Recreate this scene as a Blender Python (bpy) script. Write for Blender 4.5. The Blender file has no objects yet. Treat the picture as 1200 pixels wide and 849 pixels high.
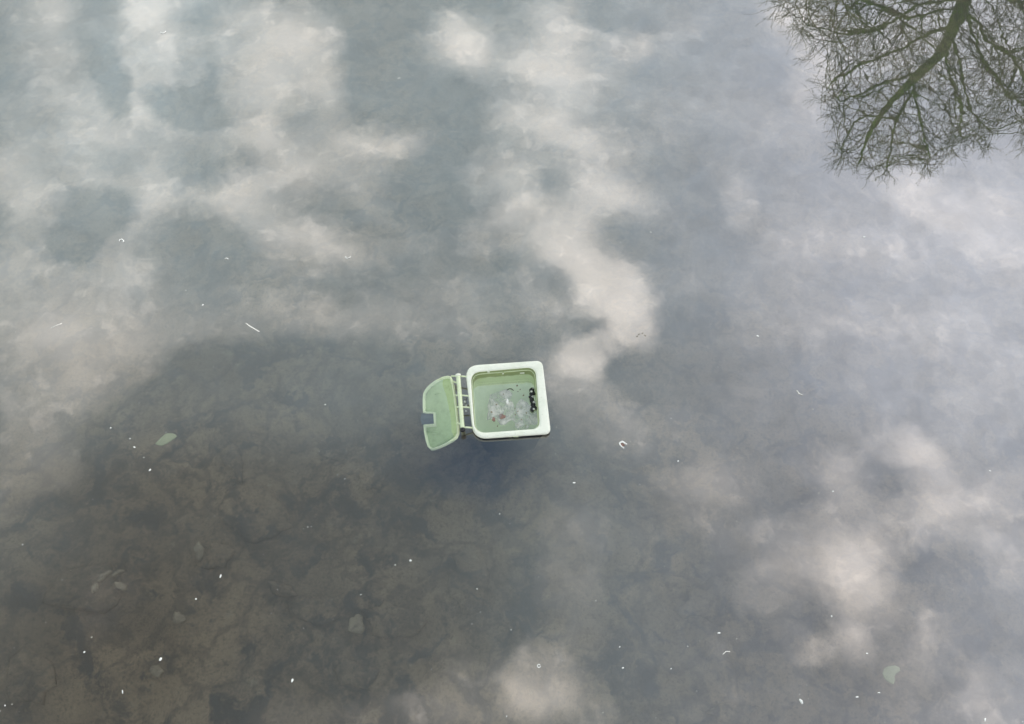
import bpy, bmesh, math, random
from mathutils import Vector, Matrix, noise, kdtree
import numpy as np
random.seed(7)
R = math.radians
scene = bpy.context.scene
C = scene.collection

# ------------------------------------------------------------------ camera
CAM_H, TILT, FPX = 6.5, R(28), 942.0          # metres above the water, tilt off straight down, focal length in photo pixels
cam = bpy.data.cameras.new('camera')
cam.sensor_width = 36; cam.lens = 36 * FPX / 1200
cam.clip_start = 0.05; cam.clip_end = 20000
cam_o = bpy.data.objects.new('camera', cam); C.objects.link(cam_o)
cam_o.location = (0, 0, CAM_H); cam_o.rotation_euler = (TILT, 0, 0)
scene.camera = cam_o

def ray(px, py):
    cx, cy = (px - 600) / FPX, -(py - 424.5) / FPX
    return Vector((cx, cy * math.cos(TILT) + math.sin(TILT), cy * math.sin(TILT) - math.cos(TILT)))
def at(px, py, z=0.0):                         # the point at height z seen at a pixel of the photograph
    d = ray(px, py); t = (z - CAM_H) / d.z
    return Vector((d.x * t, d.y * t, z))
def up_at(px, py, Y):                          # the point at distance Y that the still water mirrors at a pixel
    d = ray(px, py); h = at(px, py, 0); t = (Y - h.y) / d.y
    return Vector((h.x + d.x * t, Y, -d.z * t))
def sky_uv(px, py):                            # where the mirrored view meets the cloud layer (height 1)
    d = ray(px, py); return np.array((d.x / -d.z, d.y / -d.z))

# ------------------------------------------------------------------ colour management, sun
scene.view_settings.view_transform = 'Standard'; scene.view_settings.look = 'None'
scene.view_settings.exposure = 0.0; scene.view_settings.gamma = 1.0
SUN_EL, SUN_AZ = R(27), R(38)                  # azimuth clockwise from +Y
sun = bpy.data.lights.new('sun', 'SUN'); sun.energy = 2.4; sun.angle = R(3); sun.color = (1.0, .95, .87)
sun_o = bpy.data.objects.new('sun', sun); C.objects.link(sun_o)
sd = Vector((math.sin(SUN_AZ) * math.cos(SUN_EL), math.cos(SUN_AZ) * math.cos(SUN_EL), math.sin(SUN_EL)))
sun_o.rotation_euler = sd.to_track_quat('Z', 'Y').to_euler(); sun_o.location = sd * 50

# ------------------------------------------------------------------ node helpers
class NT:
    def __init__(s, tree): s.t = tree; s.n = tree.nodes; s.l = tree.links
    def add(s, kind, **kw):
        n = s.n.new(kind)
        for k, v in kw.items(): setattr(n, k, v)
        return n
    def put(s, sock, v):
        if isinstance(v, bpy.types.NodeSocket): s.l.new(v, sock)
        else: sock.default_value = v
    def math(s, op, a, b=0.0, c=None, clamp=False):
        n = s.add('ShaderNodeMath', operation=op, use_clamp=clamp)
        s.put(n.inputs[0], a); s.put(n.inputs[1], b)
        if c is not None: s.put(n.inputs[2], c)
        return n.outputs[0]
    def vmath(s, op, a, b=(0, 0, 0), scale=None):
        n = s.add('ShaderNodeVectorMath', operation=op); s.put(n.inputs[0], a)
        if op not in ('LENGTH', 'NORMALIZE', 'SCALE'): s.put(n.inputs[1], b)
        if scale is not None: s.put(n.inputs[3], scale)
        return n.outputs[1] if op == 'LENGTH' else n.outputs[0]
    def noise(s, vec, scale, detail=4, rough=.55, dist=0.0, col=False):
        n = s.add('ShaderNodeTexNoise'); s.put(n.inputs['Vector'], vec)
        n.inputs['Scale'].default_value = scale; n.inputs['Detail'].default_value = detail
        n.inputs['Roughness'].default_value = rough; n.inputs['Distortion'].default_value = dist
        return n.outputs['Color' if col else 'Fac']
    def voro(s, vec, scale, feature='F1', out='Distance'):
        n = s.add('ShaderNodeTexVoronoi', feature=feature); s.put(n.inputs['Vector'], vec)
        n.inputs['Scale'].default_value = scale; return n.outputs[out]
    def rng(s, v, a, b, c=0.0, d=1.0, smooth=True):
        n = s.add('ShaderNodeMapRange', interpolation_type='SMOOTHSTEP' if smooth else 'LINEAR')
        s.put(n.inputs[0], v)
        for i, x in enumerate((a, b, c, d)): n.inputs[1 + i].default_value = x
        return n.outputs[0]
    def mix(s, f, a, b, typ='MIX'):
        n = s.add('ShaderNodeMix', data_type='RGBA', blend_type=typ); s.put(n.inputs[0], f)
        for i, v in ((6, a), (7, b)):
            if isinstance(v, bpy.types.NodeSocket): s.l.new(v, n.inputs[i])
            else: n.inputs[i].default_value = (*v, 1) if len(v) == 3 else v
        return n.outputs[2]

# ------------------------------------------------------------------ sky: Nishita + haze veil + cloud layer
w = bpy.data.worlds.new('World'); scene.world = w; w.use_nodes = True
T = NT(w.node_tree); w.node_tree.nodes.clear()
skyt = T.add('ShaderNodeTexSky', sky_type='NISHITA'); skyt.sun_disc = False
skyt.sun_elevation = SUN_EL; skyt.sun_rotation = SUN_AZ
geo = T.add('ShaderNodeNewGeometry')
dirv = T.vmath('SCALE', geo.outputs['Incoming'], scale=-1.0)
tc = T.add('ShaderNodeTexCoord'); dirv = tc.outputs['Generated']
sx = T.add('ShaderNodeSeparateXYZ'); T.put(sx.inputs[0], dirv)
zc = T.math('MAXIMUM', sx.outputs[2], 0.12)
cb = T.add('ShaderNodeCombineXYZ')
T.put(cb.inputs[0], T.math('DIVIDE', sx.outputs[0], zc)); T.put(cb.inputs[1], T.math('DIVIDE', sx.outputs[1], zc))
uv = cb.outputs[0]
def warped(vec, parts):
    for sc, amp, det in parts:
        n = T.vmath('SUBTRACT', T.noise(uv, sc, det, .6, col=True), (.5, .5, .5))
        vec = T.vmath('ADD', vec, T.vmath('SCALE', n, scale=amp))
    fl = T.vmath('MULTIPLY', vec, (1, 1, 0)); return fl
def blobs(vec, lst, inner=.78):
    acc = None; v0 = vec
    for k_, (x, y, rx, ry, ang, amp) in enumerate(lst):
        if k_ % 12 == 0 and acc is not None: vec = T.vmath('ADD', v0, T.vmath('SCALE', (1e-4, 1e-4, 0), scale=acc))
        e = 2.0; c = sky_uv(x, y)
        J = np.column_stack(((sky_uv(x + e, y) - sky_uv(x - e, y)) / (2 * e), (sky_uv(x, y + e) - sky_uv(x, y - e)) / (2 * e)))
        a = R(ang); E = J @ np.array(((math.cos(a), -math.sin(a)), (math.sin(a), math.cos(a)))) @ np.diag((rx, ry))
        U, S, _ = np.linalg.svd(E)
        m = T.add('ShaderNodeMapping', vector_type='TEXTURE'); T.put(m.inputs[0], vec)
        m.inputs[1].default_value = (c[0], c[1], 0); m.inputs[2].default_value = (0, 0, math.atan2(U[1, 0], U[0, 0]))
        m.inputs[3].default_value = (S[0], S[1], 1)
        g = T.add('ShaderNodeTexGradient', gradient_type='SPHERICAL'); T.put(g.inputs[0], m.outputs[0])
        v = T.rng(g.outputs[1], 0.0, inner, 0.0, amp)
        acc = v if acc is None else T.math('ADD', acc, v)
    return acc
def lattice(vec, rows, u0, u1, v0, v1, lo=-1.5, hi=2.5):     # smooth field over the cloud layer: one float curve per row, blended across rows
    sp = T.add('ShaderNodeSeparateXYZ'); T.put(sp.inputs[0], vec)
    fu = T.rng(sp.outputs[0], u0, u1, smooth=False); nr = len(rows); fv = T.math('MULTIPLY', T.rng(sp.outputs[1], v0, v1, smooth=False), nr - 1.0); acc = None
    for j, row in enumerate(rows):
        c = T.add('ShaderNodeFloatCurve'); cv = c.mapping.curves[0]; T.put(c.inputs[1], fu)
        if acc is not None and j % 5 == 0: T.l.remove(c.inputs[1].links[0]); T.put(c.inputs[1], T.math('MULTIPLY_ADD', acc, 1e-5, fu))
        while len(cv.points) < len(row): cv.points.new(.5, .5)
        for i, a in enumerate(row): cv.points[i].location = (i / (len(row) - 1), (a - lo) / (hi - lo))
        c.mapping.update()
        wgt = T.rng(T.math('ABSOLUTE', T.math('SUBTRACT', fv, float(j))), 0.0, 1.0, 1.0, 0.0)
        val = T.math('MULTIPLY', wgt, T.math('MULTIPLY_ADD', c.outputs[0], hi - lo, lo))
        acc = val if acc is None else T.math('ADD', acc, val)
    return acc
# soft veil: photo x, y, radii, angle, amount (outer radius; half amount at about 0.6 of it)
VEIL_GRID = [[0.184, 0.144, 0.072, 0.033, 0.078, 0.108, 0.259, 0.398, 0.558, 0.733, 0.813, 0.849], [0.225, 0.177, 0.058, -0.004, 0.065, 0.129, 0.317, 0.38, 0.473, 0.811, 0.859, 0.886], [0.315, 0.281, 0.167, 0.059, 0.103, 0.163, 0.355, 0.444, 0.585, 0.818, 0.925, 0.95], [0.439, 0.437, 0.378, 0.309, 0.374, 0.431, 0.495, 0.582, 0.859, 1.068, 1.067, 1.041], [0.567, 0.614, 0.615, 0.606, 0.511, 0.546, 0.621, 0.772, 0.961, 1.131, 1.165, 1.106], [0.65, 0.72, 0.826, 0.678, 0.584, 0.646, 0.746, 0.811, 0.973, 1.091, 1.144, 1.112], [0.669, 0.751, 0.888, 0.711, 0.658, 0.702, 0.816, 0.877, 0.976, 1.045, 1.083, 1.087], [0.664, 0.747, 0.962, 0.736, 0.636, 0.709, 0.8, 0.871, 1.0, 1.039, 1.058, 1.066], [0.713, 0.762, 0.828, 0.758, 0.712, 0.743, 0.808, 0.882, 0.966, 1.016, 1.043, 1.054]]  # FITV
DETAIL_GRID = [[-0.005, -0.008, -0.019, -0.043, -0.094, -0.189, -0.317, -0.294, -0.166, 0.0, -0.049, -0.045, 0.004, -0.021, -0.105, -0.153, -0.25, -0.08, -0.036, 0.014, 0.033, 0.022, 0.011, 0.005, 0.003], [-0.005, -0.009, -0.021, -0.051, -0.126, -0.314, -0.7, -0.643, -0.343, 0.217, -0.144, -0.127, 0.082, 0.023, -0.23, -0.23, -0.7, -0.02, -0.073, 0.059, 0.089, 0.039, 0.015, 0.006, 0.003], [-0.004, -0.008, -0.021, -0.056, -0.15, -0.329, 0.038, -0.515, -0.572, -0.237, -0.099, 0.078, -0.105, 0.083, -0.7, 0.103, -0.213, 0.259, 0.148, -0.257, 0.3, 0.063, 0.015, 0.005, 0.002], [-0.003, -0.006, -0.017, -0.047, -0.127, -0.28, 0.192, -0.347, -0.696, -0.079, -0.408, -0.616, -0.594, -0.232, -0.7, -0.321, 0.006, 0.293, 0.01, -0.409, -0.279, -0.052, -0.008, 0.0, 0.001], [-0.001, -0.003, -0.008, -0.026, -0.097, -0.536, -0.609, -0.413, -0.504, -0.124, -0.359, -0.7, -0.7, -0.117, -0.155, -0.314, -0.174, 0.219, 0.35, -0.109, -0.086, -0.026, -0.003, 0.002, 0.003], [0.002, 0.003, 0.007, 0.025, 0.121, 0.032, -0.525, -0.68, -0.7, -0.628, -0.263, -0.27, -0.219, 0.048, 0.013, -0.012, -0.022, 0.068, 0.177, 0.318, -0.038, 0.018, 0.017, 0.011, 0.007], [0.005, 0.008, 0.013, 0.02, 0.036, -0.278, -0.7, -0.7, -0.7, -0.7, -0.2, -0.077, -0.123, -0.219, -0.093, -0.251, -0.209, -0.045, 0.066, 0.243, 0.312, 0.132, 0.056, 0.025, 0.014], [0.009, 0.017, 0.03, 0.02, 0.109, 0.156, -0.237, -0.53, 0.188, 0.194, 0.4, 0.221, -0.081, 0.276, -0.7, -0.333, -0.115, -0.161, 0.159, 0.208, 0.471, 0.251, 0.097, 0.041, 0.022], [0.015, 0.033, 0.096, 0.298, 0.391, 0.242, 0.237, 0.398, 0.195, 0.281, 0.064, 0.089, -0.101, 0.001, -0.11, -0.52, 0.29, 0.406, 0.432, 0.48, 0.43, 0.27, 0.118, 0.054, 0.03], [0.014, 0.031, 0.103, 0.441, 0.327, 0.213, 0.34, 0.062, -0.131, -0.359, -0.118, 0.147, -0.214, -0.267, 0.161, -0.12, 0.164, 0.299, 0.086, 0.292, 0.282, 0.291, 0.15, 0.07, 0.038], [0.008, -0.002, -0.071, 0.597, -0.286, 0.284, 0.066, 0.097, 0.263, 0.472, 0.31, 0.161, 0.027, 0.542, -0.414, -0.181, -0.065, 0.53, 0.614, 0.518, 0.365, 0.679, 0.245, 0.095, 0.047], [0.018, 0.023, -0.012, 0.674, -0.097, 0.8, 0.173, 0.138, -0.197, 0.2, -0.049, -0.138, 0.119, -0.023, 0.315, -0.014, -0.086, 0.207, 0.239, 0.214, 0.298, 0.79, 0.261, 0.095, 0.046], [0.038, 0.108, 0.427, 0.078, 0.331, 0.287, -0.603, 0.126, 0.286, -0.108, -0.24, -0.036, 0.008, 0.103, 0.08, -0.7, 0.217, 0.101, 0.134, 0.12, 0.151, 0.238, 0.127, 0.059, 0.032], [0.019, 0.033, -0.018, 0.063, 0.435, 0.036, 0.29, 0.383, -0.067, 0.664, 0.175, -0.244, -0.133, 0.3, -0.008, 0.331, 0.014, 0.321, 0.187, 0.083, 0.071, 0.081, 0.054, 0.03, 0.019], [0.001, 0.052, 0.338, 0.092, 0.093, -0.042, -0.027, 0.15, 0.426, -0.053, -0.277, -0.409, 0.119, 0.17, 0.003, 0.109, 0.314, 0.274, -0.001, 0.021, 0.027, 0.03, 0.022, 0.014, 0.01], [-0.068, -0.122, 0.079, 0.025, 0.023, 0.166, 0.034, 0.265, 0.267, -0.123, -0.242, 0.063, -0.094, 0.17, 0.032, 0.026, 0.13, 0.047, -0.084, -0.009, 0.009, 0.012, 0.01, 0.007, 0.005], [-0.138, -0.348, -0.082, -0.02, 0.047, 0.383, 0.122, 0.459, 0.168, -0.216, -0.343, 0.543, -0.398, 0.278, 0.018, -0.048, 0.02, -0.124, -0.098, 0.009, 0.014, 0.009, 0.006, 0.004, 0.003], [-0.111, -0.242, 0.294, 0.052, 0.514, -0.249, 0.451, 0.08, -0.132, -0.311, -0.637, 0.086, -0.281, 0.169, -0.179, -0.066, 0.181, -0.106, 0.533, 0.135, 0.04, 0.014, 0.006, 0.003, 0.002], [-0.047, -0.048, 0.068, 0.059, 0.129, 0.002, 0.108, 0.03, -0.052, -0.125, -0.182, -0.043, -0.071, 0.01, -0.041, -0.014, 0.042, 0.021, 0.14, 0.071, 0.03, 0.012, 0.005, 0.002, 0.001], [-0.021, -0.012, 0.024, 0.034, 0.049, 0.023, 0.037, 0.011, -0.026, -0.059, -0.073, -0.038, -0.031, -0.009, -0.014, -0.003, 0.016, 0.023, 0.053, 0.038, 0.02, 0.01, 0.004, 0.002, 0.001]]  # FITD
CLOUD = [
 (185, 38, 95, 135, 0, 0.69), (55, 30, 95, 70, 0, 0.613), (90, 95, 120, 60, 20, 0.22), (150, 160, 170, 75, 28, 0.37), (40, 200, 110, 80, 0, 0.414), (160, 215, 120, 60, 0, -0.007),
 (60, 260, 120, 50, -10, -0.259), (190, 100, 60, 40, 0, -0.017), (330, 70, 115, 110, 30, 0.502), (300, 115, 60, 90, 0, 0.247), (360, 35, 60, 50, 0, 0.312), (395, 95, 60, 55, 0, 0.155),
 (300, 195, 150, 75, -15, 0.303), (390, 190, 110, 60, 0, 0.352), (450, 190, 75, 38, -20, 0.341), (485, 172, 60, 22, -28, 0.347), (310, 245, 110, 60, 10, 0.438), (360, 290, 120, 55, 20, 0.323),
 (400, 330, 120, 60, 20, 0.182), (350, 360, 60, 40, 0, 0.413), (440, 240, 40, 30, 0, 0.159), (500, 62, 60, 30, 0, 0.149), (60, 340, 140, 90, 0, 0.178), (130, 350, 120, 110, 0, 0.1),
 (100, 430, 150, 110, 0, 0.293), (50, 450, 110, 110, 0, 0.189), (140, 450, 90, 80, 0, 0.205), (30, 560, 110, 90, 0, 0.275), (10, 640, 80, 60, 0, 0.07), (160, 300, 80, 60, 0, 0.221),
 (190, 390, 80, 60, 0, 0.131), (300, 330, 60, 50, 0, 0.268), (520, 40, 70, 45, 30, 0.622), (575, 55, 95, 45, 30, 0.28), (650, 50, 100, 75, 35, 0.695), (690, 90, 70, 45, 30, 0.271),
 (600, 100, 90, 70, 30, 0.444), (480, 75, 60, 22, 15, 0.275), (735, 52, 40, 35, 0, 0.525), (780, 45, 70, 30, -20, 0.345), (640, 10, 80, 30, 0, 0.016), (715, 5, 60, 30, 0, 0.326),
 (600, 170, 70, 90, 40, 0.293), (650, 190, 120, 80, 40, 0.221), (720, 200, 85, 65, 20, 0.541), (680, 145, 60, 45, 0, 0.43), (760, 120, 50, 30, 20, 0.205), (580, 215, 60, 60, 0, 0.324),
 (650, 255, 85, 75, 50, 0.146), (600, 265, 80, 45, -20, 0.547), (700, 240, 80, 50, 0, 0.199), (690, 300, 95, 65, 50, 0.483), (725, 345, 90, 55, 55, 0.761), (745, 385, 60, 35, 60, 0.44),
 (690, 415, 60, 35, -10, 0.77), (650, 330, 70, 70, 0, 0.474), (865, 238, 30, 42, -15, 0.471), (560, 370, 220, 70, 0, 0.312), (480, 360, 150, 60, 0, 0.081), (700, 380, 60, 60, 0, 0.177),
 (930, 30, 60, 45, 0, 0.557), (955, 100, 45, 65, 10, 0.54), (1000, 60, 90, 60, 0, 0.4), (1130, 40, 160, 90, 0, 0.45), (1085, 235, 80, 40, 30, 0.349), (1120, 275, 90, 30, 30, 0.202),
 (1060, 225, 60, 40, 0, 0.237), (690, 470, 100, 60, 40, 0.59), (750, 480, 90, 45, 30, 0.172), (840, 480, 90, 55, 0, 0.291), (800, 540, 110, 70, 40, 0.166), (830, 585, 90, 60, 20, 0.425),
 (850, 560, 60, 50, 0, 0.179), (960, 450, 110, 60, 0, 0.066), (1090, 470, 90, 60, 0, 0.055), (1050, 520, 75, 35, 10, 0.425), (1085, 550, 75, 42, 50, 0.38), (1115, 585, 85, 50, 40, 0.167),
 (1150, 610, 90, 55, 20, 0.199), (1000, 565, 55, 50, 30, 0.373), (1180, 570, 60, 40, -20, 0.526), (1125, 625, 60, 70, 0, 0.319), (1070, 600, 50, 30, 0, 0.315), (1190, 640, 60, 60, 0, 0.472),
 (965, 545, 60, 40, 0, 0.275), (950, 640, 110, 60, 10, 0.371), (1000, 660, 100, 75, 30, 0.409), (1010, 705, 55, 85, -15, 0.466), (1060, 690, 65, 40, 40, -0.082), (900, 690, 60, 45, 0, 0.4),
 (890, 640, 70, 50, 0, 0.25), (970, 765, 80, 32, -15, 0.329), (935, 755, 45, 32, 40, 0.411), (1070, 730, 40, 60, -20, 0.326), (1115, 755, 45, 75, -35, 0.379), (1150, 780, 75, 65, -30, -0.014),
 (1075, 775, 55, 45, 0, 0.045), (1100, 815, 100, 55, 0, 0.286), (1170, 820, 80, 70, 0, 0.375), (1190, 710, 70, 80, 0, 0.332), (1130, 690, 60, 30, 0, 0.078), (655, 650, 95, 80, 0, 0.414),
 (675, 715, 100, 75, 20, 0.235), (640, 600, 90, 60, 0, 0.182), (730, 660, 70, 60, 0, 0.007), (800, 640, 90, 70, 0, 0.286), (630, 800, 75, 60, 10, 0.671), (650, 835, 85, 50, 0, 0.155),
 (560, 815, 95, 60, 0, 0.326), (480, 840, 120, 50, 0, 0.383), (850, 700, 110, 80, 0, 0.083), (740, 820, 90, 60, 0, 0.189), (870, 835, 110, 55, 0, 0.305), (110, 25, 51, 75, 0, -0.435),
 (232, 70, 32, 85, 5, -0.489), (215, 125, 75, 32, 15, -0.735), (190, 73, 30, 22, 0, -0.104), (130, 95, 28, 60, -20, -0.866), (125, 185, 60, 26, 10, -0.37), (15, 70, 60, 70, 0, -0.118),
 (120, 258, 63, 32, -35, -0.677), (90, 285, 46, 40, 0, -0.468), (215, 290, 72, 75, 20, -0.321), (270, 290, 68, 55, 0, -0.281), (160, 145, 60, 22, 15, -0.105), (245, 165, 70, 24, -20, -0.109),
 (225, 340, 51, 40, 0, -0.047), (440, 90, 60, 90, 0, -0.468), (375, 60, 30, 25, 0, -0.142), (350, 130, 50, 28, -30, -0.314), (330, 320, 40, 40, 0, -0.045), (410, 265, 70, 35, 20, -0.172),
 (620, 110, 40, 26, 30, -0.102), (670, 165, 70, 26, 40, -0.02), (705, 20, 50, 22, 10, -0.316), (690, 65, 40, 26, 0, -0.317), (655, 215, 30, 18, 0, -0.216), (650, 325, 50, 26, 50, -0.133),
 (680, 372, 35, 25, 0, -0.315), (640, 395, 70, 40, 0, -0.139), (350, 455, 260, 70, -10, -0.531), (250, 500, 200, 90, -30, -0.502), (780, 320, 70, 130, 0, 0.299), (1030, 560, 36, 45, 0, -0.248),
 (1050, 730, 50, 50, 0, -0.32), (1100, 665, 70, 30, -10, -0.292), (980, 620, 50, 22, 0, -0.225), (710, 530, 60, 60, 0, -0.063), (1110, 780, 22, 40, -30, -0.346),
]
wv = warped(uv, ((7, .038, 5), (22, .024, 6), (64, .010, 4)))
placed = blobs(wv, CLOUD, inner=.62)
veil = lattice(warped(uv, ((5, .05, 6),)), VEIL_GRID, -1.0, 1.0, -.05, 1.45)
detail = lattice(wv, DETAIL_GRID, -1.0, 1.0, 0.0, 1.4)
fbm = T.noise(wv, 11, 9, .66, .3); fine = T.noise(wv, 34, 7, .66, .4)
vo = T.add('ShaderNodeTexVoronoi', feature='F1'); T.put(vo.inputs['Vector'], wv); vo.inputs['Scale'].default_value = 15
vo.inputs['Detail'].default_value = 3.5; vo.inputs['Roughness'].default_value = .62; vo.inputs['Lacunarity'].default_value = 2.1
puff = T.rng(vo.outputs['Distance'], .08, .78, 1.0, 0.0, smooth=False)       # heaped, rounded lobes
MOTTLE = [(170, 250, 460, 420, 0, .9), (480, 330, 300, 230, 0, .5), (1050, 650, 380, 330, 0, .85), (700, 600, 260, 300, 0, .45), (620, 120, 330, 260, 0, .8), (760, 430, 200, 160, 0, .4), (520, 800, 300, 140, 0, .35)]
mw = warped(uv, ((9, .05, 6), (30, .02, 5)))
mot = T.math('ADD', T.noise(mw, 10, 9, .64, .2), T.math('MULTIPLY', T.math('SUBTRACT', puff, .5), .22))
mot = T.math('ADD', T.math('MULTIPLY', T.rng(mot, .44, .66), .62), T.math('MULTIPLY', T.rng(T.noise(mw, 24, 8, .66), .42, .68), .38))
placed = T.math('ADD', T.math('ADD', placed, detail), T.math('MULTIPLY', T.math('MULTIPLY', mot, blobs(uv, MOTTLE, inner=1.0)), .32))
p_ = T.math('MAXIMUM', placed, 0.0); p1 = T.math('MINIMUM', p_, 1.0)
edge = T.math('ADD', .05, T.math('MULTIPLY', T.math('MULTIPLY', p1, T.math('SUBTRACT', 1.0, p1)), 2.2))
nz = T.math('ADD', T.math('MULTIPLY', T.math('SUBTRACT', fbm, .5), .9), T.math('MULTIPLY', T.math('SUBTRACT', fine, .5), .6))
big_ = T.rng(T.math('ADD', T.noise(mw, 9.5, 9, .60, .15), T.math('MULTIPLY', T.math('SUBTRACT', puff, .5), .22)), .435, .575)
sml_ = T.rng(T.math('ADD', T.noise(mw, 23, 8, .62, .15), T.math('MULTIPLY', T.math('SUBTRACT', puff, .5), .18)), .45, .565)
tex = T.math('ADD', T.math('MULTIPLY', big_, .58), T.math('MULTIPLY', sml_, .42))
tex = T.math('ADD', .40, T.math('MULTIPLY', tex, 1.05))
thick = T.math('MULTIPLY', T.math('MULTIPLY', p1, p1), .55)                    # the thick middles are more even
tex = T.math('ADD', T.math('MULTIPLY', tex, T.math('SUBTRACT', 1.0, thick)), thick)
placed = T.math('MULTIPLY', T.math('ADD', p_, T.math('MULTIPLY', nz, edge)), tex)
# the same broken cloud goes on over the rest of the sky
elsewhere = T.rng(T.noise(T.vmath('ADD', wv, (11.3, 4.1, 0)), 2.2, 9, .58, .3), .42, .72, 0.0, .95)
cc = sky_uv(600, 400)
m = T.add('ShaderNodeMapping', vector_type='TEXTURE'); T.put(m.inputs[0], uv)
m.inputs[1].default_value = (cc[0], cc[1] + .1, 0); m.inputs[3].default_value = (1.9, 1.5, 1)
g = T.add('ShaderNodeTexGradient', gradient_type='SPHERICAL'); T.put(g.inputs[0], m.outputs[0])
here = T.rng(g.outputs[1], .05, .4)
veil = T.math('MULTIPLY', veil, T.math('ADD', .52, T.math('ADD', T.math('MULTIPLY', fbm, .62), T.math('MULTIPLY', fine, .34))))
cover = T.math('ADD', T.math('MULTIPLY', placed, here), T.math('MULTIPLY', elsewhere, T.math('SUBTRACT', 1.0, here)))
cover = T.math('SMOOTH_MAX', cover, 0.0, .05)
cover = T.rng(cover, 0.0, 1.5, 0.0, 1.5, smooth=False)
veil = T.math('MAXIMUM', veil, 0.0)
veil = T.math('ADD', T.math('MULTIPLY', veil, here), T.math('MULTIPLY', .5, T.math('SUBTRACT', 1.0, here)))
CL_C = (17.1, 14.9, 12.9)          # radiance before the world strength of 0.1
base = T.mix(1.0, skyt.outputs[0], (.10, .10, .11), 'MULTIPLY')
tint = T.mix(T.rng(sx.outputs[0], -.05, .40), (11.7, 14.3, 15.4), (13.0, 13.9, 16.1))   # the haze turns whiter and more lavender towards the sun's side
vs = T.add('ShaderNodeVectorMath', operation='SCALE'); T.put(vs.inputs[0], tint); T.put(vs.inputs[3], veil)
cs = T.add('ShaderNodeVectorMath', operation='SCALE'); cs.inputs[0].default_value = CL_C; T.put(cs.inputs[3], cover)
gap = blobs(warped(uv, ((5, .06, 5),)), [(552, 540, 135, 66, 10, 1.0)], inner=1.0)       # blue opening added to the sky to darken the reflection below the bin
keep = T.math('SUBTRACT', 1.0, T.math('MULTIPLY', gap, .90))
tot = T.vmath('SCALE', T.vmath('ADD', vs.outputs[0], cs.outputs[0]), scale=keep)
tot = T.vmath('ADD', T.vmath('ADD', base, tot), T.vmath('SCALE', (.45, 1.15, 2.3), scale=gap))
bg = T.add('ShaderNodeBackground'); T.put(bg.inputs[0], tot); bg.inputs[1].default_value = 0.10
T.put(T.add('ShaderNodeOutputWorld').inputs[0], bg.outputs[0])
w.cycles.sampling_method = 'MANUAL'; w.cycles.sample_map_resolution = 512
scene.cycles.max_bounces = 8; scene.cycles.transparent_max_bounces = 16; scene.cycles.volume_bounces = 1
scene.cycles.sample_clamp_indirect = 6; scene.cycles.use_adaptive_sampling = True; scene.cycles.adaptive_threshold = .03; scene.cycles.adaptive_min_samples = 24

# ------------------------------------------------------------------ materials
def material(name, fn):
    m = bpy.data.materials.new(name); m.use_nodes = True; m.node_tree.nodes.clear()
    t = NT(m.node_tree); out = t.add('ShaderNodeOutputMaterial'); fn(t, out); return m
def bsdf(t, out, col, rough=.6, spec=.5, bump=None, bstr=.3, bdist=.01, **kw):
    b = t.add('ShaderNodeBsdfPrincipled'); t.put(b.inputs['Roughness'], rough)
    if isinstance(col, bpy.types.NodeSocket): t.put(b.inputs['Base Color'], col)
    else: b.inputs['Base Color'].default_value = (*col, 1)
    b.inputs['Specular IOR Level'].default_value = spec
    for k, v in kw.items(): t.put(b.inputs[k.replace('_', ' ')], v)
    if bump is not None:
        bn = t.add('ShaderNodeBump'); bn.inputs['Strength'].default_value = bstr; bn.inputs['Distance'].default_value = bdist
        t.put(bn.inputs['Height'], bump); t.put(b.inputs['Normal'], bn.outputs[0])
    t.put(out.inputs[0], b.outputs[0]); return b
def pos(t): return t.add('ShaderNodeNewGeometry').outputs['Position']

def plastic(base, stain, amount=.35, rough=.42):
    def fn(t, out):
        p = pos(t); n1 = t.noise(p, 9, 6, .65); n2 = t.noise(p, 60, 4, .6)
        f = t.math('MULTIPLY', t.rng(n1, .45, .75), amount)
        col = t.mix(f, base, stain)
        col = t.mix(t.math('MULTIPLY', t.rng(n2, .58, .74), amount * .8), col, tuple(c * .6 for c in stain))
        n3 = t.noise(t.vmath('MULTIPLY', p, (1, 4, 1)), 26, 6, .7); n4 = t.noise(p, 150, 3, .6)
        col = t.mix(t.math('MULTIPLY', t.rng(n3, .60, .72), amount * .55), col, tuple(c * .45 for c in stain))
        col = t.mix(t.math('MULTIPLY', t.rng(n4, .68, .74), amount * .9), col, (.09, .09, .06))
        bsdf(t, out, col, t.rng(n2, .3, .7, rough - .08, rough + .12), bump=n2, bstr=.15, bdist=.002)
    return fn
M = {}
M['rim'] = material('faded_rim_plastic', plastic((.90, .925, .79), (.66, .72, .52), .45))
def innerfn(t, out):                           # shade on the wall above the water line is put into the colour
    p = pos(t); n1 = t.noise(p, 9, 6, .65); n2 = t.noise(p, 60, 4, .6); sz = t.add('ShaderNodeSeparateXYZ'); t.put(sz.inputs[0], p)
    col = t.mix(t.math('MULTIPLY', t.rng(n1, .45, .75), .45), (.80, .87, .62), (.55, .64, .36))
    shade_band = t.rng(t.math('ADD', sz.outputs[2], t.math('MULTIPLY', t.math('SUBTRACT', n1, .5), .05)), -.015, .015)
    col = t.mix(t.math('MULTIPLY', shade_band, .85), col, (.20, .25, .07))
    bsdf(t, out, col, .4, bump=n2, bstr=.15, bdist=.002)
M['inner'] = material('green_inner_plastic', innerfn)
M['lid'] = material('green_lid_plastic', plastic((.43, .55, .28), (.25, .34, .14), .6))
M['lid_edge'] = material('pale_lid_edge_plastic', plastic((.72, .81, .54), (.50, .58, .34), .5))
M['dark_outer'] = material('dark_outer_plastic', plastic((.006, .010, .030), (.015, .02, .03), .6, .5))  # outside of the body, coloured dark blue
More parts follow.
